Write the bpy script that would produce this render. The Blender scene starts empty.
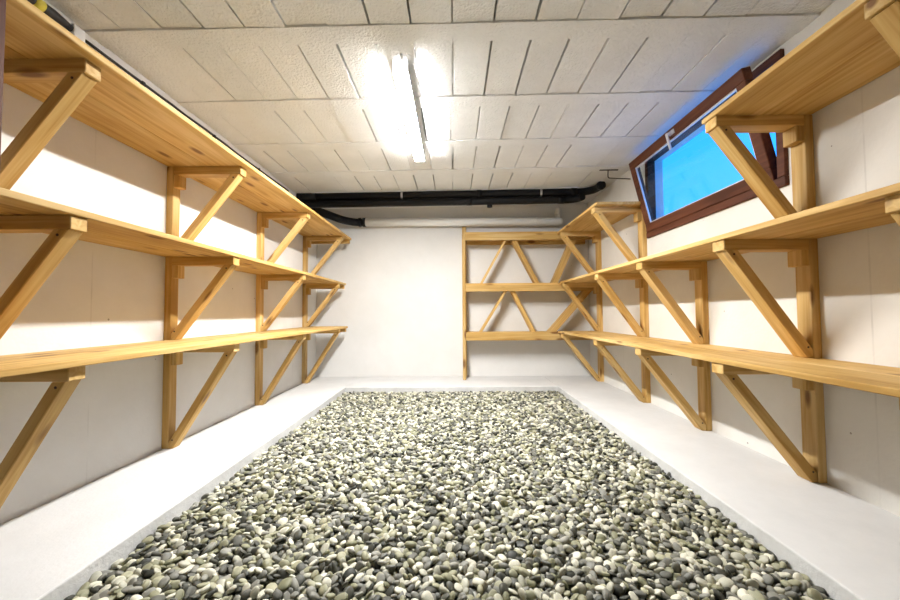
import bpy, bmesh, math, random
import numpy as np
from mathutils import Vector, Matrix
random.seed(7)
S = bpy.context.scene
COL = S.collection

# ------------------------------------------------------------------ camera
F_PX = 372.504
TILT, YAW, ROLL = 0.0349, -0.0078, 0.0063
cam_d = bpy.data.cameras.new('camera')
cam_d.sensor_fit = 'HORIZONTAL'; cam_d.sensor_width = 36.0
cam_d.lens = F_PX / 900.0 * 36.0
cam_d.clip_start = 0.02
cam = bpy.data.objects.new('camera', cam_d); COL.objects.link(cam)
_fw = Vector((math.sin(YAW), math.cos(YAW) * math.cos(TILT), math.sin(TILT)))
_fw = Vector((math.sin(YAW) * math.cos(TILT), math.cos(YAW) * math.cos(TILT), math.sin(TILT))).normalized()
_rt = Vector((math.cos(YAW), -math.sin(YAW), 0))
_up = _rt.cross(_fw)
_r2 = _rt * math.cos(ROLL) + _up * (-math.sin(ROLL))
_u2 = _rt * math.sin(ROLL) + _up * math.cos(ROLL)
cam.matrix_world = Matrix(((_r2.x, _u2.x, -_fw.x, 0), (_r2.y, _u2.y, -_fw.y, 0), (_r2.z, _u2.z, -_fw.z, 0), (0, 0, 0, 1)))
S.camera = cam

# ------------------------------------------------------------------ world, exposure
SKY = 3.1
TUBE = 445.0
w = bpy.data.worlds.new('sky'); S.world = w; w.use_nodes = True
nt = w.node_tree
bg = nt.nodes['Background']
tc = nt.nodes.new('ShaderNodeTexCoord'); sx = nt.nodes.new('ShaderNodeSeparateXYZ'); rp = nt.nodes.new('ShaderNodeValToRGB')
nt.links.new(tc.outputs['Generated'], sx.inputs[0]); nt.links.new(sx.outputs['Z'], rp.inputs[0]); nt.links.new(rp.outputs[0], bg.inputs[0])
rp.color_ramp.elements[0].position = 0.0; rp.color_ramp.elements[0].color = (0.022, 0.21, 0.70, 1)
rp.color_ramp.elements[1].position = 0.75; rp.color_ramp.elements[1].color = (0.010, 0.17, 0.68, 1)
bg.inputs[1].default_value = SKY
S.view_settings.view_transform = 'Standard'; S.view_settings.look = 'None'
S.view_settings.gamma = 1.0; S.view_settings.use_curve_mapping = False
S.view_settings.exposure = 0.22

# ------------------------------------------------------------------ materials
def newmat(name):
    m = bpy.data.materials.new(name); m.use_nodes = True
    n = m.node_tree
    return m, n, n.nodes['Principled BSDF']
def nd(n, t, **k):
    x = n.nodes.new(t)
    for a, b in k.items(): setattr(x, a, b)
    return x
def simple(name, col, rough=0.5, metal=0.0, spec=0.5):
    m, n, p = newmat(name)
    p.inputs['Base Color'].default_value = (*col, 1); p.inputs['Roughness'].default_value = rough
    p.inputs['Metallic'].default_value = metal; p.inputs['Specular IOR Level'].default_value = spec
    return m
def ramp(n, pts):
    r = nd(n, 'ShaderNodeValToRGB'); e = r.color_ramp.elements
    while len(e) < len(pts): e.new(0.5)
    for i, (p, c) in enumerate(pts): e[i].position = p; e[i].color = (*c, 1)
    return r

def concrete(name, c1, c2, scale=2.0, bump=0.15, bscale=90, holes=0.0, seams=None, stain=0.0):
    m, n, p = newmat(name); L = n.links.new
    t = nd(n, 'ShaderNodeTexCoord')
    a = nd(n, 'ShaderNodeTexNoise'); a.inputs['Scale'].default_value = scale; a.inputs['Detail'].default_value = 6; a.inputs['Roughness'].default_value = 0.65
    L(t.outputs['Object'], a.inputs['Vector'])
    r = ramp(n, [(0.3, c1), (0.7, c2)]); L(a.outputs['Fac'], r.inputs[0])
    col = r.outputs[0]
    if holes:
        v = nd(n, 'ShaderNodeTexVoronoi'); v.inputs['Scale'].default_value = 6.0; L(t.outputs['Object'], v.inputs['Vector'])
        lt = nd(n, 'ShaderNodeMath', operation='LESS_THAN'); lt.inputs[1].default_value = holes; L(v.outputs['Distance'], lt.inputs[0])
        mx = nd(n, 'ShaderNodeMix', data_type='RGBA'); mx.inputs['B'].default_value = (0.16, 0.13, 0.10, 1)
        mu = nd(n, 'ShaderNodeMath', operation='MULTIPLY'); mu.inputs[1].default_value = 0.7; L(lt.outputs[0], mu.inputs[0])
        L(mu.outputs[0], mx.inputs['Factor']); L(col, mx.inputs['A']); col = mx.outputs['Result']
    if seams:
        s = nd(n, 'ShaderNodeSeparateXYZ'); L(t.outputs['Object'], s.inputs[0])
        for y0 in seams:
            su = nd(n, 'ShaderNodeMath', operation='SUBTRACT'); su.inputs[1].default_value = y0; L(s.outputs['Y'], su.inputs[0])
            ab = nd(n, 'ShaderNodeMath', operation='ABSOLUTE'); L(su.outputs[0], ab.inputs[0])
            lt = nd(n, 'ShaderNodeMath', operation='LESS_THAN'); lt.inputs[1].default_value = 0.004; L(ab.outputs[0], lt.inputs[0])
            nz = nd(n, 'ShaderNodeTexNoise'); nz.inputs['Scale'].default_value = 5; L(t.outputs['Object'], nz.inputs['Vector'])
            nm = nd(n, 'ShaderNodeMapRange'); nm.inputs['From Min'].default_value = 0.35; nm.inputs['From Max'].default_value = 0.75; nm.inputs['To Max'].default_value = 0.3; L(nz.outputs['Fac'], nm.inputs[0])
            mu = nd(n, 'ShaderNodeMath', operation='MULTIPLY'); L(lt.outputs[0], mu.inputs[0]); L(nm.outputs[0], mu.inputs[1])
            mx = nd(n, 'ShaderNodeMix', data_type='RGBA'); mx.inputs['B'].default_value = (0.30, 0.28, 0.25, 1)
            L(mu.outputs[0], mx.inputs['Factor']); L(col, mx.inputs['A']); col = mx.outputs['Result']
    L(col, p.inputs['Base Color']); p.inputs['Roughness'].default_value = 0.85; p.inputs['Specular IOR Level'].default_value = 0.2
    b = nd(n, 'ShaderNodeTexNoise'); b.inputs['Scale'].default_value = bscale; b.inputs['Detail'].default_value = 3; L(t.outputs['Object'], b.inputs['Vector'])
    bp = nd(n, 'ShaderNodeBump'); bp.inputs['Strength'].default_value = bump; bp.inputs['Distance'].default_value = 0.01
    L(b.outputs['Fac'], bp.inputs['Height']); L(bp.outputs[0], p.inputs['Normal'])
    return m

M_WALL_L = concrete('painted_wall_left', (0.68, 0.665, 0.63), (0.77, 0.76, 0.735), 1.6, 0.12, 60, 0.035, [1.962, 4.46])
M_WALL_R = concrete('painted_wall_right', (0.67, 0.65, 0.605), (0.76, 0.745, 0.705), 1.6, 0.12, 60, 0.035, [1.711, 4.2])
M_WALL = concrete('painted_wall', (0.69, 0.68, 0.65), (0.77, 0.76, 0.74), 1.2, 0.10, 50, 0.02)
M_LEDGE = concrete('white_ledge', (0.585, 0.58, 0.57), (0.66, 0.655, 0.645), 3.0, 0.12, 80, 0.012)
M_EDGE = concrete('bare_ledge_edge', (0.56, 0.56, 0.55), (0.70, 0.70, 0.69), 6.0, 0.3, 60)
M_CEIL = concrete('painted_ceiling_blocks', (0.79, 0.80, 0.79), (0.88, 0.89, 0.885), 2.5, 0.9, 70)
M_SOIL = simple('dark_ground', (0.05, 0.05, 0.045), 0.9)

def wood(name, c_lo, c_mid, c_hi, knots=True):
    m, n, p = newmat(name); L = n.links.new
    t = nd(n, 'ShaderNodeTexCoord'); oi = nd(n, 'ShaderNodeObjectInfo')
    mul = nd(n, 'ShaderNodeMath', operation='MULTIPLY'); mul.inputs[1].default_value = 37.0; L(oi.outputs['Random'], mul.inputs[0])
    add = nd(n, 'ShaderNodeVectorMath', operation='ADD'); L(t.outputs['Object'], add.inputs[0]); L(mul.outputs[0], add.inputs[1])
    # knots
    mk = nd(n, 'ShaderNodeMapping'); mk.inputs['Scale'].default_value = (2.6, 8.0, 8.0); L(add.outputs[0], mk.inputs['Vector'])
    v = nd(n, 'ShaderNodeTexVoronoi'); v.inputs['Scale'].default_value = 1.0; L(mk.outputs[0], v.inputs['Vector'])
    kn = ramp(n, [(0.10, (1, 1, 1)), (0.20, (0, 0, 0))]); L(v.outputs['Distance'], kn.inputs[0])
    # grain
    mg = nd(n, 'ShaderNodeMapping'); mg.inputs['Scale'].default_value = (1.2, 22.0, 22.0); L(add.outputs[0], mg.inputs['Vector'])
    g = nd(n, 'ShaderNodeTexNoise'); g.inputs['Scale'].default_value = 1.5; g.inputs['Detail'].default_value = 5; g.inputs['Distortion'].default_value = 0.8
    L(mg.outputs[0], g.inputs['Vector'])
    mb = nd(n, 'ShaderNodeMapping'); mb.inputs['Scale'].default_value = (0.8, 3.5, 3.5); L(add.outputs[0], mb.inputs['Vector'])
    b = nd(n, 'ShaderNodeTexNoise'); b.inputs['Scale'].default_value = 1.5; b.inputs['Detail'].default_value = 2; L(mb.outputs[0], b.inputs['Vector'])
    mi = nd(n, 'ShaderNodeMix', data_type='FLOAT'); mi.inputs['Factor'].default_value = 0.45
    L(g.outputs['Fac'], mi.inputs['A']); L(b.outputs['Fac'], mi.inputs['B'])
    r = ramp(n, [(0.36, c_lo), (0.5, c_mid), (0.62, c_hi)]); L(mi.outputs['Result'], r.inputs[0])
    mx = nd(n, 'ShaderNodeMix', data_type='RGBA'); mx.inputs['B'].default_value = (0.16, 0.06, 0.015, 1)
    mu = nd(n, 'ShaderNodeMath', operation='MULTIPLY'); mu.inputs[1].default_value = 0.85 if knots else 0.0; L(kn.outputs[0], mu.inputs[0])
    L(mu.outputs[0], mx.inputs['Factor']); L(r.outputs[0], mx.inputs['A'])
    # piece-to-piece variation
    hs = nd(n, 'ShaderNodeHueSaturation'); mr = nd(n, 'ShaderNodeMapRange'); mr.inputs['To Min'].default_value = 0.86; mr.inputs['To Max'].default_value = 1.1
    L(oi.outputs['Random'], mr.inputs[0]); L(mr.outputs[0], hs.inputs['Value']); L(mx.outputs['Result'], hs.inputs['Color'])
    L(hs.outputs[0], p.inputs['Base Color']); p.inputs['Roughness'].default_value = 0.6; p.inputs['Specular IOR Level'].default_value = 0.25
    bp = nd(n, 'ShaderNodeBump'); bp.inputs['Strength'].default_value = 0.12; bp.inputs['Distance'].default_value = 0.004
    L(g.outputs['Fac'], bp.inputs['Height']); L(bp.outputs[0], p.inputs['Normal'])
    return m
M_WOOD = wood('pine', (0.44, 0.245, 0.06), (0.58, 0.365, 0.12), (0.68, 0.47, 0.20))
M_FRAME = wood('stained_window_wood', (0.065, 0.020, 0.009), (0.11, 0.034, 0.015), (0.15, 0.052, 0.024), False)
M_BLACK = simple('black_pipe', (0.004, 0.004, 0.005), 0.5, 0, 0.25)
M_BLACKM = simple('black_cable', (0.012, 0.012, 0.013), 0.5)
M_WHITEP = simple('white_pipe', (0.82, 0.82, 0.80), 0.35)
M_WHITE = simple('white_plastic', (0.80, 0.80, 0.80), 0.4)
M_METAL = simple('galvanised_metal', (0.55, 0.55, 0.56), 0.35, 1.0)
M_SILVER = simple('silver_handle', (0.78, 0.79, 0.82), 0.3, 0.6)
M_SEAL = simple('grey_window_seal', (0.30, 0.30, 0.34), 0.4)
M_YELLOW = simple('yellow_tape', (0.75, 0.65, 0.08), 0.5)
M_SCREW = simple('dark_screw', (0.06, 0.04, 0.03), 0.4, 0.6)
M_EMIT, _n, _p = newmat('lit_diffuser')
_p.inputs['Base Color'].default_value = (0.9, 0.9, 0.9, 1)
_p.inputs['Emission Color'].default_value = (1.0, 0.995, 0.985, 1); _p.inputs['Emission Strength'].default_value = TUBE
M_CAP, _n, _p = newmat('glowing_end_cap')
_p.inputs['Base Color'].default_value = (0.9, 0.9, 0.9, 1)
_p.inputs['Emission Color'].default_value = (1.0, 0.995, 0.985, 1); _p.inputs['Emission Strength'].default_value = 3.0
M_GLASS, _n, _p = newmat('window_glass')
_n.nodes.remove(_p)
_t = nd(_n, 'ShaderNodeBsdfTransparent'); _t.inputs[0].default_value = (0.96, 0.98, 0.98, 1)
_g = nd(_n, 'ShaderNodeBsdfGlossy'); _g.inputs['Roughness'].default_value = 0.02
_lw = nd(_n, 'ShaderNodeLayerWeight'); _lw.inputs[0].default_value = 0.5
_pw = nd(_n, 'ShaderNodeMath', operation='POWER'); _pw.inputs[1].default_value = 4.0; _n.links.new(_lw.outputs['Facing'], _pw.inputs[0])
_f = nd(_n, 'ShaderNodeMath', operation='MULTIPLY_ADD'); _f.inputs[1].default_value = 0.6; _f.inputs[2].default_value = 0.03; _n.links.new(_pw.outputs[0], _f.inputs[0])
_m = nd(_n, 'ShaderNodeMixShader'); _n.links.new(_f.outputs[0], _m.inputs[0]); _n.links.new(_t.outputs[0], _m.inputs[1]); _n.links.new(_g.outputs[0], _m.inputs[2])
_n.links.new(_m.outputs[0], _n.nodes['Material Output'].inputs[0])

# ------------------------------------------------------------------ mesh helpers
def tag(o, label=None, cat=None, group=None, kind=None):
    if label: o['label'] = label
    if cat: o['category'] = cat
    if group: o['group'] = group
    if kind: o['kind'] = kind
    return o
def empty(name, loc, label, cat, group=None):
    o = bpy.data.objects.new(name, None); COL.objects.link(o); o.location = loc; o.empty_display_size = 0.1
    return tag(o, label, cat, group)
def link(name, bm, mat, parent=None, mw=None, smooth=False):
    """link a bmesh whose coordinates are local to matrix mw (world); parent is an object with a pure translation"""
    me = bpy.data.meshes.new(name); bm.normal_update(); bm.to_mesh(me); bm.free()
    for m in (mat if isinstance(mat, (list, tuple)) else [mat]): me.materials.append(m)
    if smooth:
        for p in me.polygons: p.use_smooth = True
    o = bpy.data.objects.new(name, me); COL.objects.link(o)
    mw = mw or Matrix.Identity(4)
    if parent is not None:
        o.parent = parent
        o.matrix_basis = Matrix.Translation(-world_loc(parent)) @ mw
    else:
        o.matrix_world = mw
    return o
def world_loc(o):
    v = Vector(o.location)
    while o.parent: o = o.parent; v = v + Vector(o.location)
    return v
def box(bm, lo, hi, mi=0, M=None):
    r = bmesh.ops.create_cube(bm, size=1.0)
    for v in r['verts']:
        v.co = Vector([(lo[i] + hi[i]) / 2 + v.co[i] * (hi[i] - lo[i]) for i in range(3)])
        if M: v.co = M @ v.co
    for f in {f for v in r['verts'] for f in v.link_faces}: f.material_index = mi
    return r['verts']
def bevel(bm, w=0.003, seg=1):
    bmesh.ops.bevel(bm, geom=bm.edges[:], offset=w, segments=seg, affect='EDGES', profile=0.5)
AX = {'x': Matrix.Identity(3), 'y': Matrix.Rotation(math.pi / 2, 3, 'Z'), 'z': Matrix.Rotation(-math.pi / 2, 3, 'Y')}
def lumber(name, lo, hi, axis, parent, mat=None, bev=0.003):
    """sawn timber from lo to hi, grain along axis: the mesh's own X runs along the timber"""
    lo, hi = Vector(lo), Vector(hi); c = (lo + hi) / 2; R = AX[axis]; Ri = R.inverted()
    d = hi - lo; l = Ri @ d; l = Vector((abs(l.x), abs(l.y), abs(l.z)))
    bm = bmesh.new(); box(bm, -l / 2, l / 2); bevel(bm, bev)
    return link(name, bm, mat or M_WOOD, parent, Matrix.Translation(c) @ R.to_4x4())
def brace_xz(name, pts, y0, y1, parent, mat=None):
    """timber with mitred ends: outline pts in (x, z), extruded from y0 to y1; pts[0]->pts[1] runs along it"""
    a, b = Vector((pts[0][0], 0, pts[0][1])), Vector((pts[1][0], 0, pts[1][1]))
    X = (b - a).normalized(); Y = Vector((0, 1, 0)); Z = X.cross(Y)
    R = Matrix((X, Y, Z)).transposed()
    c = sum((Vector((p[0], (y0 + y1) / 2, p[1])) for p in pts), Vector()) / len(pts)
    Ri = R.inverted(); bm = bmesh.new()
    v0 = [bm.verts.new(Ri @ (Vector((p[0], y0, p[1])) - c)) for p in pts]
    v1 = [bm.verts.new(Ri @ (Vector((p[0], y1, p[1])) - c)) for p in pts]
    bm.faces.new(v0); bm.faces.new(v1[::-1])
    k = len(pts)
    for i in range(k): bm.faces.new((v0[i], v1[i], v1[(i + 1) % k], v0[(i + 1) % k]))
    bmesh.ops.recalc_face_normals(bm, faces=bm.faces[:]); bevel(bm, 0.003)
    return link(name, bm, mat or M_WOOD, parent, Matrix.Translation(c) @ R.to_4x4())
def tube(bm, pts, r, n=16, caps=True, mi=0):
    pts = [Vector(p) for p in pts]; rings = []
    t0 = (pts[1] - pts[0]).normalized(); up = Vector((0, 0, 1)) if abs(t0.z) < 0.9 else Vector((1, 0, 0))
    a = t0.cross(up).normalized()
    rr = r if isinstance(r, (list, tuple)) else [r] * len(pts)
    for i, p in enumerate(pts):
        if i == 0: t = t0
        elif i == len(pts) - 1: t = (pts[i] - pts[i - 1]).normalized()
        else: t = ((pts[i] - pts[i - 1]).normalized() + (pts[i + 1] - pts[i]).normalized()).normalized()
        a = (a - t * a.dot(t)).normalized(); b = t.cross(a)
        rings.append([bm.verts.new(p + (a * math.cos(2 * math.pi * k / n) + b * math.sin(2 * math.pi * k / n)) * rr[i]) for k in range(n)])
    fs = []
    for i in range(len(rings) - 1):
        for k in range(n): fs.append(bm.faces.new((rings[i][k], rings[i][(k + 1) % n], rings[i + 1][(k + 1) % n], rings[i + 1][k])))
    if caps: fs.append(bm.faces.new(rings[0][::-1])); fs.append(bm.faces.new(rings[-1]))
    for f in fs: f.smooth = len(f.verts) == 4; f.material_index = mi
    return fs
def arc_pts(p0, p1, p2, n=6):
    p0, p1, p2 = map(Vector, (p0, p1, p2))
    return [p0 * (1 - t) ** 2 + p1 * 2 * t * (1 - t) + p2 * t * t for t in [i / n for i in range(n + 1)]]
def struct(name, bm, mat, label, mw=None):
    return tag(link(name, bm, mat, None, mw), label, 'room', kind='structure')

# ------------------------------------------------------------------ room shell
A, B, LED, YB, YF = -1.92, 1.905, -0.88, 5.226, -0.5
FLOOR = -1.03
XL, XR, YL = -1.295, 1.242, 4.47        # ledge edges
def H(x): return 1.5115 + 0.0111 * x     # ceiling
bm = bmesh.new(); box(bm, (A - 0.2, YF - 0.2, FLOOR - 0.1), (B + 0.2, YB + 0.2, FLOOR))
struct('floor', bm, M_SOIL, 'dark earth floor under the loose stones')
bm = bmesh.new(); box(bm, (A - 0.2, YF, FLOOR), (A, YB, 1.75))
struct('wall_left', bm, M_WALL_L, 'white concrete wall behind the long left shelf rack')
bm = bmesh.new(); box(bm, (A - 0.2, YB, FLOOR), (B + 0.2, YB + 0.2, 1.75))
struct('wall_back', bm, M_WALL, 'white concrete wall at the far end of the room')
bm = bmesh.new(); box(bm, (A - 0.2, YF - 0.2, FLOOR), (B + 0.2, YF, 1.75))
struct('wall_front', bm, M_SOIL, 'unseen wall behind the viewer, kept dark to cut bounced light')  # out of view; coloured dark so little light bounces onto near faces
# right wall with the window opening
WY0, WY1, WZ0, WZ1, WT = 2.14, 3.57, 0.755, 1.462, 0.13
bm = bmesh.new()
box(bm, (B, YF, FLOOR), (B + WT, WY0, 1.75)); box(bm, (B, WY1, FLOOR), (B + WT, YB, 1.75))
box(bm, (B, WY0, FLOOR), (B + WT, WY1, WZ0)); box(bm, (B, WY0, WZ1), (B + WT, WY1, 1.75))
struct('wall_right', bm, M_WALL_R, 'white concrete wall with the small brown window')
# ledge: a U of concrete around the pit of stones, painted white on top
def ledge(name, lo, hi, label):
    bm = bmesh.new(); box(bm, lo, hi); bevel(bm, 0.006, 2)
    for f in bm.faces:
        f.material_index = 0 if f.normal.z > 0.5 else 1
    struct(name, bm, [M_LEDGE, M_EDGE], label)
ledge('trim_1', (A, YF, FLOOR), (XL, YB, LED), 'white concrete ledge along the left wall')
ledge('trim_2', (XR, YF, FLOOR), (B, YB, LED), 'white concrete ledge along the right wall')
ledge('trim_3', (XL, YL, FLOOR), (XR, YB, LED), 'white concrete ledge along the back wall')
# ceiling: rows of painted hollow blocks between flat beams
bm = bmesh.new()
B1, PIT, BW, W = 2.013, 0.658, 0.128, 0.2163
rng = random.Random(3)
def cbox(x0, x1, y0, y1, dz, tilt=0.0, top=0.1):
    vs = box(bm, (x0, y0, 0), (x1, y1, top))
    for v in vs:
        if v.co.z < top / 2: v.co.z += dz + tilt * (v.co.x - (x0 + x1) / 2)
        v.co.z += H(v.co.x)
k = -5
while B1 + k * PIT - BW < YB:
    y1 = B1 + k * PIT; y0 = y1 - BW
    cbox(A, B, max(y0, YF), min(y1, YB), -0.009)
    ya, yb = y1 + 0.007, min(y1 + PIT - BW - 0.001, YB)
    off = rng.uniform(-0.01, 0.01)
    if yb > ya + 0.01 and ya > YF:
        for j in range(-10, 10):
            xa, xb = j * W + off, (j + 1) * W + off
            g0 = rng.choice((0.002, 0.003, 0.005, 0.007, 0.009, 0.011)); g1 = rng.choice((0.0012, 0.0015, 0.002, 0.003))
            xa, xb = max(xa + g0, A), min(xb - g1, B)
            if xb - xa > 0.02: cbox(xa, xb, ya - rng.uniform(0, 0.004), yb - rng.uniform(0, 0.001), rng.uniform(-0.005, 0.004), rng.uniform(-0.03, 0.03))
    k += 1
vs = box(bm, (A - 0.2, YF - 0.2, 1.60), (B + 0.2, YB + 0.2, 1.8))
struct('ceiling', bm, M_CEIL, 'whitewashed ceiling of concrete blocks between flat beams')

# ------------------------------------------------------------------ shelf racks
def rack_bracket(root, side, y0, wy, wall, post_t, front, z_shelf, z_foot, arm_h=0.055, arm_in=0.012, brace_t=0.046, cleat=True):
    """one level of one bracket: arm under the shelf, cleat below it on the post, slanted brace. side=+1: shelf grows towards +x"""
    s = side; y1 = y0 + wy
    xp = wall + s * post_t                      # front of the post
    xe = front - s * arm_in
    lo, hi = min(xp, xe), max(xp, xe)
    lumber('support_arm', (lo, y0, z_shelf - arm_h), (hi, y1, z_shelf), 'x', root)
    if cleat:
        xc = xp + s * 0.042
        lumber('cleat_block', (min(xp, xc), y0 + 0.004, z_shelf - arm_h - 0.085), (max(xp, xc), y1 - 0.002, z_shelf - arm_h), 'z', root)
    # brace
    zt = z_shelf - arm_h
    xt = xe - s * 0.012
    dx = abs(xt - xp); th = math.atan2(zt - z_foot, dx)
    wv = brace_t / math.cos(th); wh = brace_t / math.sin(th)
    # outer (lower) edge from foot to the arm's end; inner edge above it
    foot_low = (xp + s * 0.030, z_foot); top_out = (xt, zt)
    sl = (zt - z_foot) / (abs(top_out[0] - foot_low[0]))
    top_in = (xt - s * (brace_t / math.sin(math.atan(sl))), zt)
    # inner edge line reaches the post front at:
    zi = zt - sl * abs(top_in[0] - xp)
    pts = [foot_low, top_out, top_in, (xp, zi), (xp, z_foot)] if zi > z_foot + 0.004 else [foot_low, top_out, top_in, (top_in[0] - s * (zt - z_foot) / sl, z_foot)]
    br = brace_xz('brace', pts, y0 + 0.002, y1 - 0.002, root)
    bc = sum((Vector((p[0], (y0 + y1) / 2, p[1])) for p in pts), Vector()) / len(pts)
    f0 = Vector(((foot_low[0] + xp) / 2 + s * 0.01, 0, z_foot + 0.055)); f1 = Vector(((top_in[0] + xt) / 2 - s * 0.01, 0, zt - 0.022))
    for q_ in (f0, f1):
        bm = bmesh.new(); tube(bm, [(q_.x, y0 + 0.004, q_.z), (q_.x, y0 + 0.0008, q_.z)], 0.0055, 8)
        RI = br.matrix_basis.to_3x3().inverted()
        for v in bm.verts: v.co = RI @ (v.co - bc)
        me = bpy.data.meshes.new('screw'); bm.to_mesh(me); bm.free(); me.materials.append(M_SCREW)
        sc = bpy.data.objects.new('screw', me); COL.objects.link(sc); sc.parent = br

def plank_pair(root, x_wall, x_front, y0, y1, z0, t=0.027, split=0.5):
    xm = x_wall + (x_front - x_wall) * split
    for a, b in ((x_wall, xm), (xm, x_front)):
        a, b = min(a, b), max(a, b)
        lumber('shelf_plank', (a + 0.0012, y0, z0), (b - 0.0012, y1, z0 + t), 'y', root)

# ---- left rack
LR = empty('shelf_rack', (A, 2.5, LED), 'long three-tier pine shelf rack fixed along the left wall', 'shelf')
T = 0.027
LZ = (0.998, 0.385, -0.195); LX = (-1.375, -1.445, -1.42)
for z, xf in zip(LZ, LX): plank_pair(LR, A + 0.002, xf, 0.55, 5.03, z, T)
for y0 in (1.40, 2.46, 3.61, 4.73):
    pt, wy = 0.045, 0.068
    lumber('post', (A, y0, LED), (A + pt, y0 + wy, LZ[0]), 'z', LR)
    for z, xf, zf, ai in zip(LZ, LX, (LZ[1] + T, LZ[2] + T, LED), (0.045, 0.014, 0.03)):
        rack_bracket(LR, 1, y0, wy, A, pt, xf, z, zf + 0.002, arm_in=ai)
for z, xf in zip(LZ, LX):
    lumber('end_batten', (A, 4.985, z - 0.05), (xf - 0.02, 5.028, z), 'x', LR)
lumber('front_post', (-1.3735, 1.03, LED), (-1.331, 1.075, H(-1.35) - 0.01), 'z', LR, M_FRAME)['label'] = 'front post coloured dark brown for its unlit near side'  # dark wood colour stands in for shade on the side facing the camera

# ---- right rack
RR = empty('shelf_rack', (B, 2.5, LED), 'long pine shelf rack fixed along the right wall below the window', 'shelf')
RZ = (1.035, 0.375, -0.272); RX = (1.385, 1.405, 1.38)
plank_pair(RR, B - 0.002, RX[0], 0.55, 2.045, RZ[0], T)
plank_pair(RR, B - 0.002, RX[0], 3.56, 4.915, RZ[0], T)
plank_pair(RR, B - 0.002, RX[1], 0.55, 4.915, RZ[1], T)
plank_pair(RR, B - 0.002, RX[2], 0.55, 4.915, RZ[2], T)
for y0 in (1.15, 1.945, 2.79, 3.64, 4.755):
    pt, wy = 0.045, 0.088
    under_window = abs(y0 - 2.79) < 0.01
    ztop = RZ[1] if under_window else RZ[0]
    lumber('post', (B - pt, y0, LED), (B, y0 + wy, ztop), 'z', RR)
    for i, (z, xf, zf) in enumerate(zip(RZ, RX, (RZ[1] + T, RZ[2] + T, LED))):
        if i == 0 and under_window: continue
        rack_bracket(RR, -1, y0, wy, B, pt, xf, z, zf + 0.002, brace_t=0.05, arm_in=(0.012, 0.03, 0.07)[i] if y0 < 1.5 else 0.012)

# ---- back unit
BR = empty('shelf_unit', (1.0, 5.1, LED), 'pine shelf unit with zigzag braces standing against the back wall', 'shelf')
bx0, yf = 0.168, 4.92
lumber('front_post', (0.126, yf, LED), (bx0, yf + 0.07, 1.055), 'z', BR)
lumber('rear_post', (0.135, YB - 0.05, LED), (0.19, YB, 1.205), 'z', BR)
BZ = (1.048, 0.364, -0.284)
for z in BZ:
    lumber('shelf_plank', (bx0 + 0.002, yf + 0.004, z), (B - 0.002, YB - 0.053, z + T), 'x', BR)
    lumber('front_rail', (bx0 + 0.001, yf, z - 0.082), (B - 0.05, yf + 0.045, z), 'x', BR)
lumber('rear_cleat', (0.195, YB - 0.05, BZ[0] - 0.095), (B - 0.055, YB, BZ[0]), 'x', BR)
lumber('rear_cleat', (0.195, YB - 0.05, BZ[1] - 0.06), (B - 0.055, YB, BZ[1]), 'x', BR)
lumber('rear_cleat', (0.195, YB - 0.05, BZ[2] - 0.06), (B - 0.055, YB, BZ[2]), 'x', BR)
def zig(x_top, x_bot, z_top, z_bot, t=0.03, y0=4.968, y1=5.085):
    wh = t * math.hypot(1, (x_top - x_bot) / (z_top - z_bot))
    brace_xz('diagonal_brace', [(x_bot, z_bot), (x_top, z_top), (x_top + wh, z_top), (x_bot + wh, z_bot)], y0, y1, BR)
zig(0.735, 0.365, BZ[0], BZ[1] + T + 0.001); zig(0.755, 1.095, BZ[0], BZ[1] + T + 0.001, 0.055); zig(1.62, 1.32, BZ[0], BZ[1] + T + 0.001, 0.078)
zig(0.735, 0.350, BZ[1], BZ[2] + T + 0.001); zig(0.735, 1.045, BZ[1], BZ[2] + T + 0.001, 0.05); zig(1.80, 1.265, BZ[1] - 0.02, BZ[2] + T + 0.001, 0.08)

# ------------------------------------------------------------------ window
WR = bpy.data.objects.new('window_1', None); COL.objects.link(WR); WR.location = (B, (WY0 + WY1) / 2, WZ0)
tag(WR, 'small brown wooden window tilted open in the right wall', 'window', kind='structure')
def ring(name, y0, y1, z0, z1, w, x0, x1, mat, parent, M=None):
    """four rails of a rectangular frame in one mesh, mitred look by overlap"""
    bm = bmesh.new()
    for lo, hi in (((x0, y0, z0), (x1, y1, z0 + w)), ((x0, y0, z1 - w), (x1, y1, z1)), ((x0, y0, z0 + w), (x1, y0 + w, z1 - w)), ((x0, y1 - w, z0 + w), (x1, y1, z1 - w))):
        b2 = bmesh.new(); box(b2, lo, hi); bevel(b2, 0.004)
        me = bpy.data.meshes.new('t'); b2.to_mesh(me); b2.free(); bm.from_mesh(me); bpy.data.meshes.remove(me)
    c = Vector(((x0 + x1) / 2, (y0 + y1) / 2, (z0 + z1) / 2))
    mw = (M or Matrix.Identity(4)) @ Matrix.Translation(c) @ AX['y'].to_4x4()
    for v in bm.verts: v.co = AX['y'].inverted() @ (v.co - c)
    return link(name, bm, mat, parent, mw)
ring('window_frame', 2.095, 3.612, 0.712, 1.503, 0.055, B - 0.022, B + 0.05, M_FRAME, WR)
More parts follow.
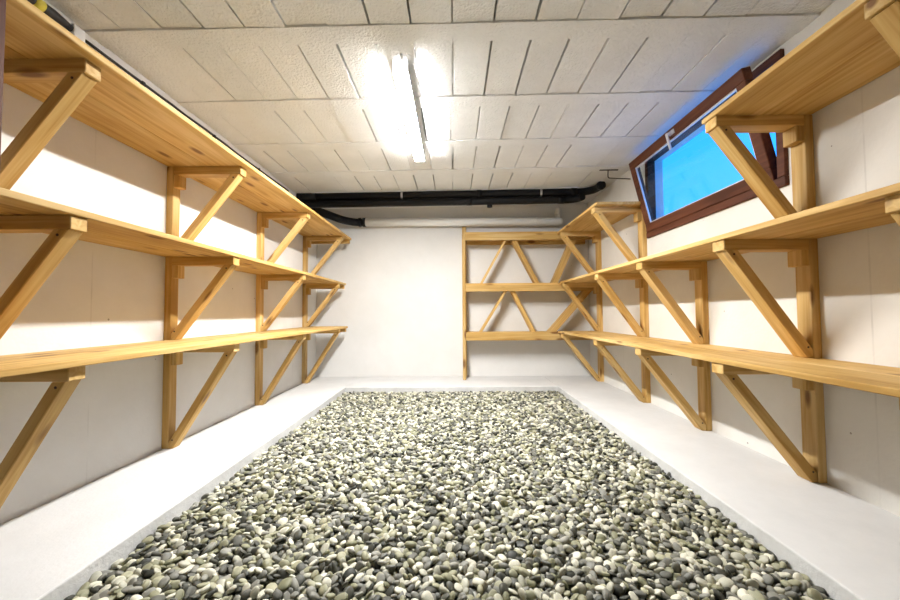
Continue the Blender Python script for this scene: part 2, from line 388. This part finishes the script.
# sash, hinged along its bottom, its top leaning into the room
SY0, SY1 = 2.165, 3.585
ang = math.atan2(1.88 - 1.715, 1.437 - 0.765); SH = math.hypot(1.88 - 1.715, 1.437 - 0.765)
MS = Matrix.Translation((1.88, 0, 0.765)) @ Matrix.Rotation(-ang, 4, 'Y')
sash = ring('sash', SY0, SY1, 0.0, SH, 0.075, -0.002, 0.055, M_FRAME, WR, MS)
def sub(name, bm, mat, parent, mw):
    me = bpy.data.meshes.new(name); bm.normal_update(); bm.to_mesh(me); bm.free(); me.materials.append(mat)
    o = bpy.data.objects.new(name, me); COL.objects.link(o); o.parent = parent
    PW = Matrix.Translation(WR.location) @ parent.matrix_basis
    o.matrix_basis = PW.inverted() @ mw
    return o
bm = bmesh.new(); box(bm, (0.022, SY0 + 0.07, 0.07), (0.027, SY1 - 0.07, SH - 0.07)); sub('pane', bm, M_GLASS, sash, MS)
bm = bmesh.new()
q = 0.075
for lo, hi in (((0.008, SY0 + q, q), (0.02, SY1 - q, q + 0.008)), ((0.008, SY0 + q, SH - q - 0.014), (0.02, SY1 - q, SH - q)), ((0.008, SY0 + q, q), (0.02, SY0 + q + 0.01, SH - q)), ((0.008, SY1 - q - 0.012, q), (0.02, SY1 - q, SH - q))):
    box(bm, lo, hi)
sub('glazing_bead', bm, M_SILVER, sash, MS)
# handle in the middle of the top rail
bm = bmesh.new(); HY = 2.90
box(bm, (-0.012, HY - 0.055, SH - 0.055), (-0.002, HY + 0.01, SH - 0.02)); box(bm, (-0.035, HY - 0.012, SH - 0.05), (-0.012, HY + 0.006, SH - 0.028))
box(bm, (-0.042, HY - 0.012, SH - 0.16), (-0.028, HY + 0.010, SH - 0.028)); bevel(bm, 0.003)
h = sub('handle', bm, M_SILVER, sash, MS); h['label'] = 'silver window handle'

# ------------------------------------------------------------------ ceiling light
LXm, LY0, LY1 = -0.303, 2.16, 3.45
CL = empty('ceiling_light', (LXm, (LY0 + LY1) / 2, H(LXm)), 'lit white fluorescent batten light on the ceiling', 'ceiling light')
bm = bmesh.new(); box(bm, (LXm - 0.044, LY0, H(LXm) - 0.075), (LXm + 0.044, LY1, H(LXm) - 0.005)); bevel(bm, 0.004); link('housing', bm, M_WHITE, CL)
# diffuser: a shallow rounded lens below the housing
prof = []
for i in range(13):
    a = math.pi * i / 12
    prof.append((LXm - 0.0425 * math.cos(a), H(LXm) - 0.0752 - 0.006 * math.sin(a) ** 0.6))
bm = bmesh.new()
va = [bm.verts.new((x, LY0 + 0.004, z)) for x, z in prof]; vb = [bm.verts.new((x, LY1 - 0.004, z)) for x, z in prof]
for i in range(12): bm.faces.new((va[i], va[i + 1], vb[i + 1], vb[i])).smooth = True
bm.faces.new((va[0], vb[0], vb[-1], va[-1])); bm.faces.new(va[::-1]); bm.faces.new(vb)
bmesh.ops.recalc_face_normals(bm, faces=bm.faces[:])
link('diffuser', bm, M_EMIT, CL)
for ya, yb in ((LY0 - 0.008, LY0), (LY1, LY1 + 0.008)):
    bm = bmesh.new(); box(bm, (LXm - 0.044, ya, H(LXm) - 0.083), (LXm + 0.044, yb, H(LXm) - 0.005)); bevel(bm, 0.003); link('end_cap', bm, M_CAP, CL)
bm = bmesh.new(); tube(bm, [(LXm + 0.012, LY0 - 0.05, H(LXm) - 0.006), (LXm + 0.012, LY0 - 0.02, H(LXm) - 0.012), (LXm + 0.01, LY0 + 0.004, H(LXm) - 0.024)], 0.007, 8); link('supply_cable', bm, M_WHITE, CL)

# ------------------------------------------------------------------ pipes
PY = 4.55
def zc(x): return 1.456 + 0.010 * (x + 0.62)
t = empty('drain_pipe', (0, PY, zc(0)), 'upper of the two black drain pipes under the ceiling, with upturned right end', 'pipe')
bm = bmesh.new(); R = 0.045
tube(bm, [(-1.91, PY, zc(-1.91)), (1.50, PY, zc(1.50))] + [tuple(p) for p in arc_pts((1.54, PY, zc(1.54)), (1.74, PY, zc(1.74)), (1.745, PY - 0.20, 1.484), 8)] + [(1.748, PY - 0.24, 1.486)], R, 20)
link('pipe', bm, M_BLACK, t)
for x0, x1 in ((-1.91, -1.68), (0.30, 0.36), (1.46, 1.53)):
    bm = bmesh.new(); tube(bm, [(x0, PY, zc(x0)), (x1, PY, zc(x1))], R + 0.007, 20); link('coupling', bm, M_BLACK, t)
bm = bmesh.new(); tube(bm, [(1.745, PY - 0.19, 1.484), (1.748, PY - 0.235, 1.486)], R + 0.006, 20); link('coupling', bm, M_BLACK, t)
for x in (-0.62, 1.09):
    bm = bmesh.new(); tube(bm, [(x, PY, zc(x) + 0.02), (x, PY, H(x))], 0.007, 8)
    tube(bm, [(x - 0.012, PY, zc(x)), (x + 0.012, PY, zc(x))], R + 0.006, 20)
    hgr = link('pipe_hanger', bm, M_METAL, t); hgr['label'] = 'metal pipe hanger'
t2 = empty('drain_pipe', (0, PY, zc(0) - 0.1), 'lower of the two black drain pipes under the ceiling, with a small capped stub', 'pipe')
def zl(x): return zc(x) - 0.093
bm = bmesh.new()
tube(bm, [(-1.91, PY, zl(-1.91)), (1.34, PY, zl(1.34))] + [tuple(p) for p in arc_pts((1.38, PY, zl(1.38)), (1.53, PY, zl(1.5)), (1.56, PY - 0.12, zl(1.5)), 8)], 0.044, 20)
link('pipe', bm, M_BLACK, t2)
bm = bmesh.new(); tube(bm, [(0.461, PY, zl(0.46) - 0.03), (0.461, PY, zl(0.46) - 0.075)], 0.032, 14); link('capped_stub', bm, M_BLACK, t2)
for x0, x1 in ((0.18, 0.24), (1.30, 1.37)):
    bm = bmesh.new(); tube(bm, [(x0, PY, zl(x0)), (x1, PY, zl(x1))], 0.047, 20); link('coupling', bm, M_BLACK, t2)

t3 = empty('drain_pipe', (-1.55, 4.8, 1.28), 'short slanting black pipe joining the white pipe in the far left corner', 'pipe')
bm = bmesh.new()
tube(bm, [(-1.87, 4.69, 1.372), (-1.76, 4.77, 1.338)] + [tuple(p) for p in arc_pts((-1.52, 4.96, 1.275), (-1.42, 5.10, 1.262), (-1.30, 5.13, 1.266))] + [(-1.235, 5.13, 1.267)], 0.052, 20)
link('pipe', bm, M_BLACK, t3)
for x0, x1 in ((-1.30, -1.27), (-1.245, -1.205)):
    bm = bmesh.new(); tube(bm, [(x0, 5.13, 1.267), (x1, 5.13, 1.267)], 0.062, 20); link('collar', bm, M_BLACK, t3)

t4 = empty('waste_pipe', (0.15, 5.13, 1.26), 'white horizontal waste pipe along the top of the back wall', 'pipe')
bm = bmesh.new(); wy = lambda x: 1.267 - 0.005 * (x + 1.2)
tube(bm, [(-1.204, 5.13, wy(-1.2)), (1.47, 5.13, wy(1.47)), (1.52, 5.13, wy(1.5))], [0.056, 0.056, 0.04], 20); link('pipe', bm, M_WHITEP, t4)
bm = bmesh.new(); tube(bm, [(1.15, 5.13, wy(1.15)), (1.17, 5.13, wy(1.17))], 0.061, 20); link('coupling', bm, M_WHITEP, t4)
bm = bmesh.new(); tube(bm, [(1.46, 5.13, wy(1.46) + 0.03), (1.46, 5.13, 1.39), (1.47, 5.14, 1.44)], 0.032, 14); tube(bm, [(1.455, 5.13, 1.335), (1.455, 5.13, 1.375)], 0.04, 14); link('riser', bm, M_WHITEP, t4)

# ------------------------------------------------------------------ cable and conduit along the top of the left wall
CB = empty('cable', (A, 3.1, 1.43), 'thin black cable clipped along the top of the left wall', 'cable')
bm = bmesh.new(); cp = []
y = 1.88
rng = random.Random(5)
while y < 4.36:
    cp.append((A + 0.012, y, 1.431 + rng.uniform(-0.003, 0.003) + 0.002 * math.sin(y * 5))); y += 0.12
tube(bm, cp, 0.0075, 8); link('wire', bm, M_BLACKM, CB)
for y in (2.24, 2.93, 3.62):
    bm = bmesh.new(); box(bm, (A, y - 0.012, 1.398), (A + 0.022, y + 0.012, 1.442)); bevel(bm, 0.003); link('clip', bm, M_BLACKM, CB)
CD = empty('conduit', (A, 1.5, 1.42), 'thick black conduit with yellow tape at the top of the left wall', 'conduit')
bm = bmesh.new(); tube(bm, [(A + 0.035, 0.4, 1.412), (A + 0.035, 1.70, 1.420), (A + 0.03, 1.79, 1.424)], [0.027, 0.027, 0.016], 14); link('pipe', bm, M_BLACKM, CD)
bm = bmesh.new(); tube(bm, [(A + 0.035, 1.61, 1.420), (A + 0.035, 1.65, 1.420)], 0.0285, 14); o = link('tape_band', bm, M_YELLOW, CD); o['label'] = 'yellow tape band'
bm = bmesh.new(); box(bm, (A, 1.785, 1.385), (A + 0.05, 1.845, 1.45)); bevel(bm, 0.006, 2); o = link('clamp', bm, M_WHITE, CD); o['label'] = 'white pipe clamp'
# small black stay bracket beyond the window
HK = empty('wall_hook', (1.85, 3.95, 1.45), 'small black hook bracket between ceiling and wall beyond the window', 'hook')
bm = bmesh.new(); box(bm, (1.58, 3.94, H(1.58) - 0.014), (1.775, 3.96, H(1.78) - 0.004)); link('plate', bm, M_BLACKM, HK)
bm = bmesh.new(); tube(bm, [(1.669, 3.95, H(1.67) - 0.012), (1.668, 3.95, 1.445), (1.68, 3.95, 1.432), (B, 3.95, 1.42)], 0.006, 8); link('rod', bm, M_BLACKM, HK)

# ------------------------------------------------------------------ stones
TONES = {'pale': ((0.42, 0.415, 0.33), (0.70, 0.68, 0.55)), 'olive': ((0.20, 0.20, 0.12), (0.38, 0.37, 0.25)),
         'grey': ((0.13, 0.13, 0.11), (0.30, 0.295, 0.25)), 'dark': ((0.03, 0.032, 0.024), (0.10, 0.10, 0.08))}
SHARE = (('pale', 0.30), ('olive', 0.24), ('grey', 0.27), ('dark', 0.19))
def stone_mat(name, lo, hi, random_socket):
    m, n, p = newmat(name); L = n.links.new
    src = nd(n, 'ShaderNodeObjectInfo').outputs['Random'] if random_socket == 'object' else nd(n, 'ShaderNodeNewGeometry').outputs['Random Per Island']
    t = nd(n, 'ShaderNodeTexCoord'); a = nd(n, 'ShaderNodeTexNoise'); a.inputs['Scale'].default_value = 60; a.inputs['Detail'].default_value = 4
    L(t.outputs['Object'], a.inputs['Vector'])
    if lo is None:
        pts, pos = [], 0.0
        for k, s in SHARE:
            pts += [(pos, TONES[k][0]), (pos + s * 0.98, TONES[k][1])]; pos += s
        r = ramp(n, pts)
    else: r = ramp(n, [(0, lo), (1, hi)])
    L(src, r.inputs[0])
    mr = nd(n, 'ShaderNodeMapRange'); mr.inputs['To Min'].default_value = 0.7; mr.inputs['To Max'].default_value = 1.3; L(a.outputs['Fac'], mr.inputs[0])
    hs = nd(n, 'ShaderNodeHueSaturation'); L(r.outputs[0], hs.inputs['Color']); L(mr.outputs[0], hs.inputs['Value'])
    L(hs.outputs[0], p.inputs['Base Color']); p.inputs['Roughness'].default_value = 0.55; p.inputs['Specular IOR Level'].default_value = 0.35
    return m
def ico(sub):
    bm = bmesh.new(); bmesh.ops.create_icosphere(bm, subdivisions=sub, radius=1.0)
    V = np.array([v.co[:] for v in bm.verts]); Fc = np.array([[v.index for v in f.verts] for f in bm.faces]); bm.free()
    return V, Fc
rs = np.random.RandomState(11)
def pebble_shape(V, seed):
    """an unevenly rounded unit pebble"""
    r = np.random.RandomState(seed); P = V.copy()
    P = np.sign(P) * np.abs(P) ** r.uniform(0.72, 1.0, 3); 
    for _ in range(4):
        d = r.normal(size=3); d /= np.linalg.norm(d); c = V @ d
        P = P + d[None] * (r.uniform(-0.16, 0.16) * np.maximum(c, 0) ** 2)[:, None] + V * (r.uniform(-0.1, 0.1) * c * np.abs(c))[:, None]
    P -= P.mean(0); P /= np.abs(P).max(0)
    return P
V1, F1 = ico(1 + 1); V2, F2 = ico(3)     # 42 and 162 vertices
NS = 10
SH1 = [pebble_shape(V1, i) for i in range(NS)]; SH2 = [pebble_shape(V2, i) for i in range(NS)]
def euler_m(rx, ry, rz):
    cx, sx_, cy, sy, cz, sz = np.cos(rx), np.sin(rx), np.cos(ry), np.sin(ry), np.cos(rz), np.sin(rz)
    return (np.array([[cz, -sz, 0], [sz, cz, 0], [0, 0, 1]]) @ np.array([[cy, 0, sy], [0, 1, 0], [-sy, 0, cy]]) @ np.array([[1, 0, 0], [0, cx, -sx_], [0, sx_, cx]]))
def layer(s, y0, y1, z, zr, jit, smin, smax, tilt, seed):
    r = np.random.RandomState(seed); out = []; row = 0; yy = y0
    while yy < y1:
        xx = XL + 0.016 + (s / 2 if row % 2 else 0)
        while xx < XR - 0.012:
            px, py = xx + r.uniform(-jit, jit) * s, yy + r.uniform(-jit, jit) * s
            a = r.uniform(smin, smax) * (1 + 0.35 * (r.rand() ** 6)); b = a * r.uniform(0.6, 0.92); c = a * r.uniform(0.30, 0.55)
            px = min(max(px, XL + a * 0.8), XR - a * 0.8); py = min(py, YL - a * 0.8)
            out.append((px, py, z + r.uniform(-zr, zr), a, b, c, r.normal() * tilt, r.normal() * tilt, r.uniform(0, 6.283), r.randint(NS)))
            xx += s
        yy += s * 0.866; row += 1
    return out
topl = layer(0.0285, 0.85, YL - 0.012, -0.942, 0.009, 0.36, 0.0145, 0.0225, 0.48, 1)
lowl = layer(0.033, 0.85, YL - 0.012, -0.966, 0.006, 0.3, 0.018, 0.024, 0.35, 2)
def seen(p):
    d = Vector(p[:3]); z = d.dot(_fw)
    return z > 0 and abs(d.dot(_r2) / z * F_PX) < 452 and abs(d.dot(_u2) / z * F_PX) < 303
cand = sorted((p for p in topl if seen(p)), key=lambda p: Vector(p[:3]).dot(_fw))
indiv = cand[:300]; ids = {id(p) for p in indiv}
rest = [p for p in topl if id(p) not in ids] + lowl
# the countless stones: one object
vv, ff, off = [], [], 0
for (px, py, pz, a, b, c, rx, ry, rz, si) in rest:
    near = py < 2.3
    P, Fx = (SH2[si], F2) if near else (SH1[si], F1)
    Q = (P * np.array([a, b, c])) @ euler_m(rx, ry, rz).T + np.array([px, py, pz])
    vv.append(Q); ff.append(Fx + off); off += len(Q)
vv = np.concatenate(vv).astype(np.float32); ff = np.concatenate(ff).astype(np.int32)
me = bpy.data.meshes.new('gravel'); me.vertices.add(len(vv)); me.vertices.foreach_set('co', vv.ravel())
me.loops.add(ff.size); me.loops.foreach_set('vertex_index', ff.ravel()); me.polygons.add(len(ff))
me.polygons.foreach_set('loop_start', np.arange(0, ff.size, 3, dtype=np.int32)); me.polygons.foreach_set('loop_total', np.full(len(ff), 3, np.int32))
me.polygons.foreach_set('use_smooth', np.ones(len(ff), bool)); me.update(); me.validate()
me.materials.append(stone_mat('mixed_stones', None, None, 'island'))
gv = bpy.data.objects.new('gravel', me); COL.objects.link(gv)
tag(gv, 'bed of loose grey, olive and pale river stones filling the middle of the floor', 'gravel', kind='stuff')
# the nearest 300, each a stone of its own
LAB = {'pale': 'pale cream rounded stone in the front rows of the gravel bed', 'olive': 'olive green rounded stone in the front rows of the gravel bed',
       'grey': 'mid grey rounded stone in the front rows of the gravel bed', 'dark': 'dark charcoal rounded stone in the front rows of the gravel bed'}
smats = {k: stone_mat(k + '_stone', *TONES[k], 'object') for k in TONES}
smesh = {}
for k in TONES:
    for si in range(NS):
        m_ = bpy.data.meshes.new('pebble'); m_.from_pydata([tuple(v) for v in SH2[si]], [], [tuple(int(q) for q in f) for f in F2]); m_.update()
        m_.polygons.foreach_set('use_smooth', np.ones(len(F2), bool)); m_.materials.append(smats[k]); smesh[k, si] = m_
names = [k for k, _ in SHARE]; cum = np.cumsum([s for _, s in SHARE])
for (px, py, pz, a, b, c, rx, ry, rz, si) in indiv:
    k = names[int(min(np.searchsorted(cum, rs.rand()), len(names) - 1))]
    o = bpy.data.objects.new('pebble', smesh[k, si]); COL.objects.link(o)
    o.location = (px, py, pz); o.scale = (a, b, c); o.rotation_euler = (rx, ry, rz)
    tag(o, LAB[k], 'stone', k + ' stones in the front rows')
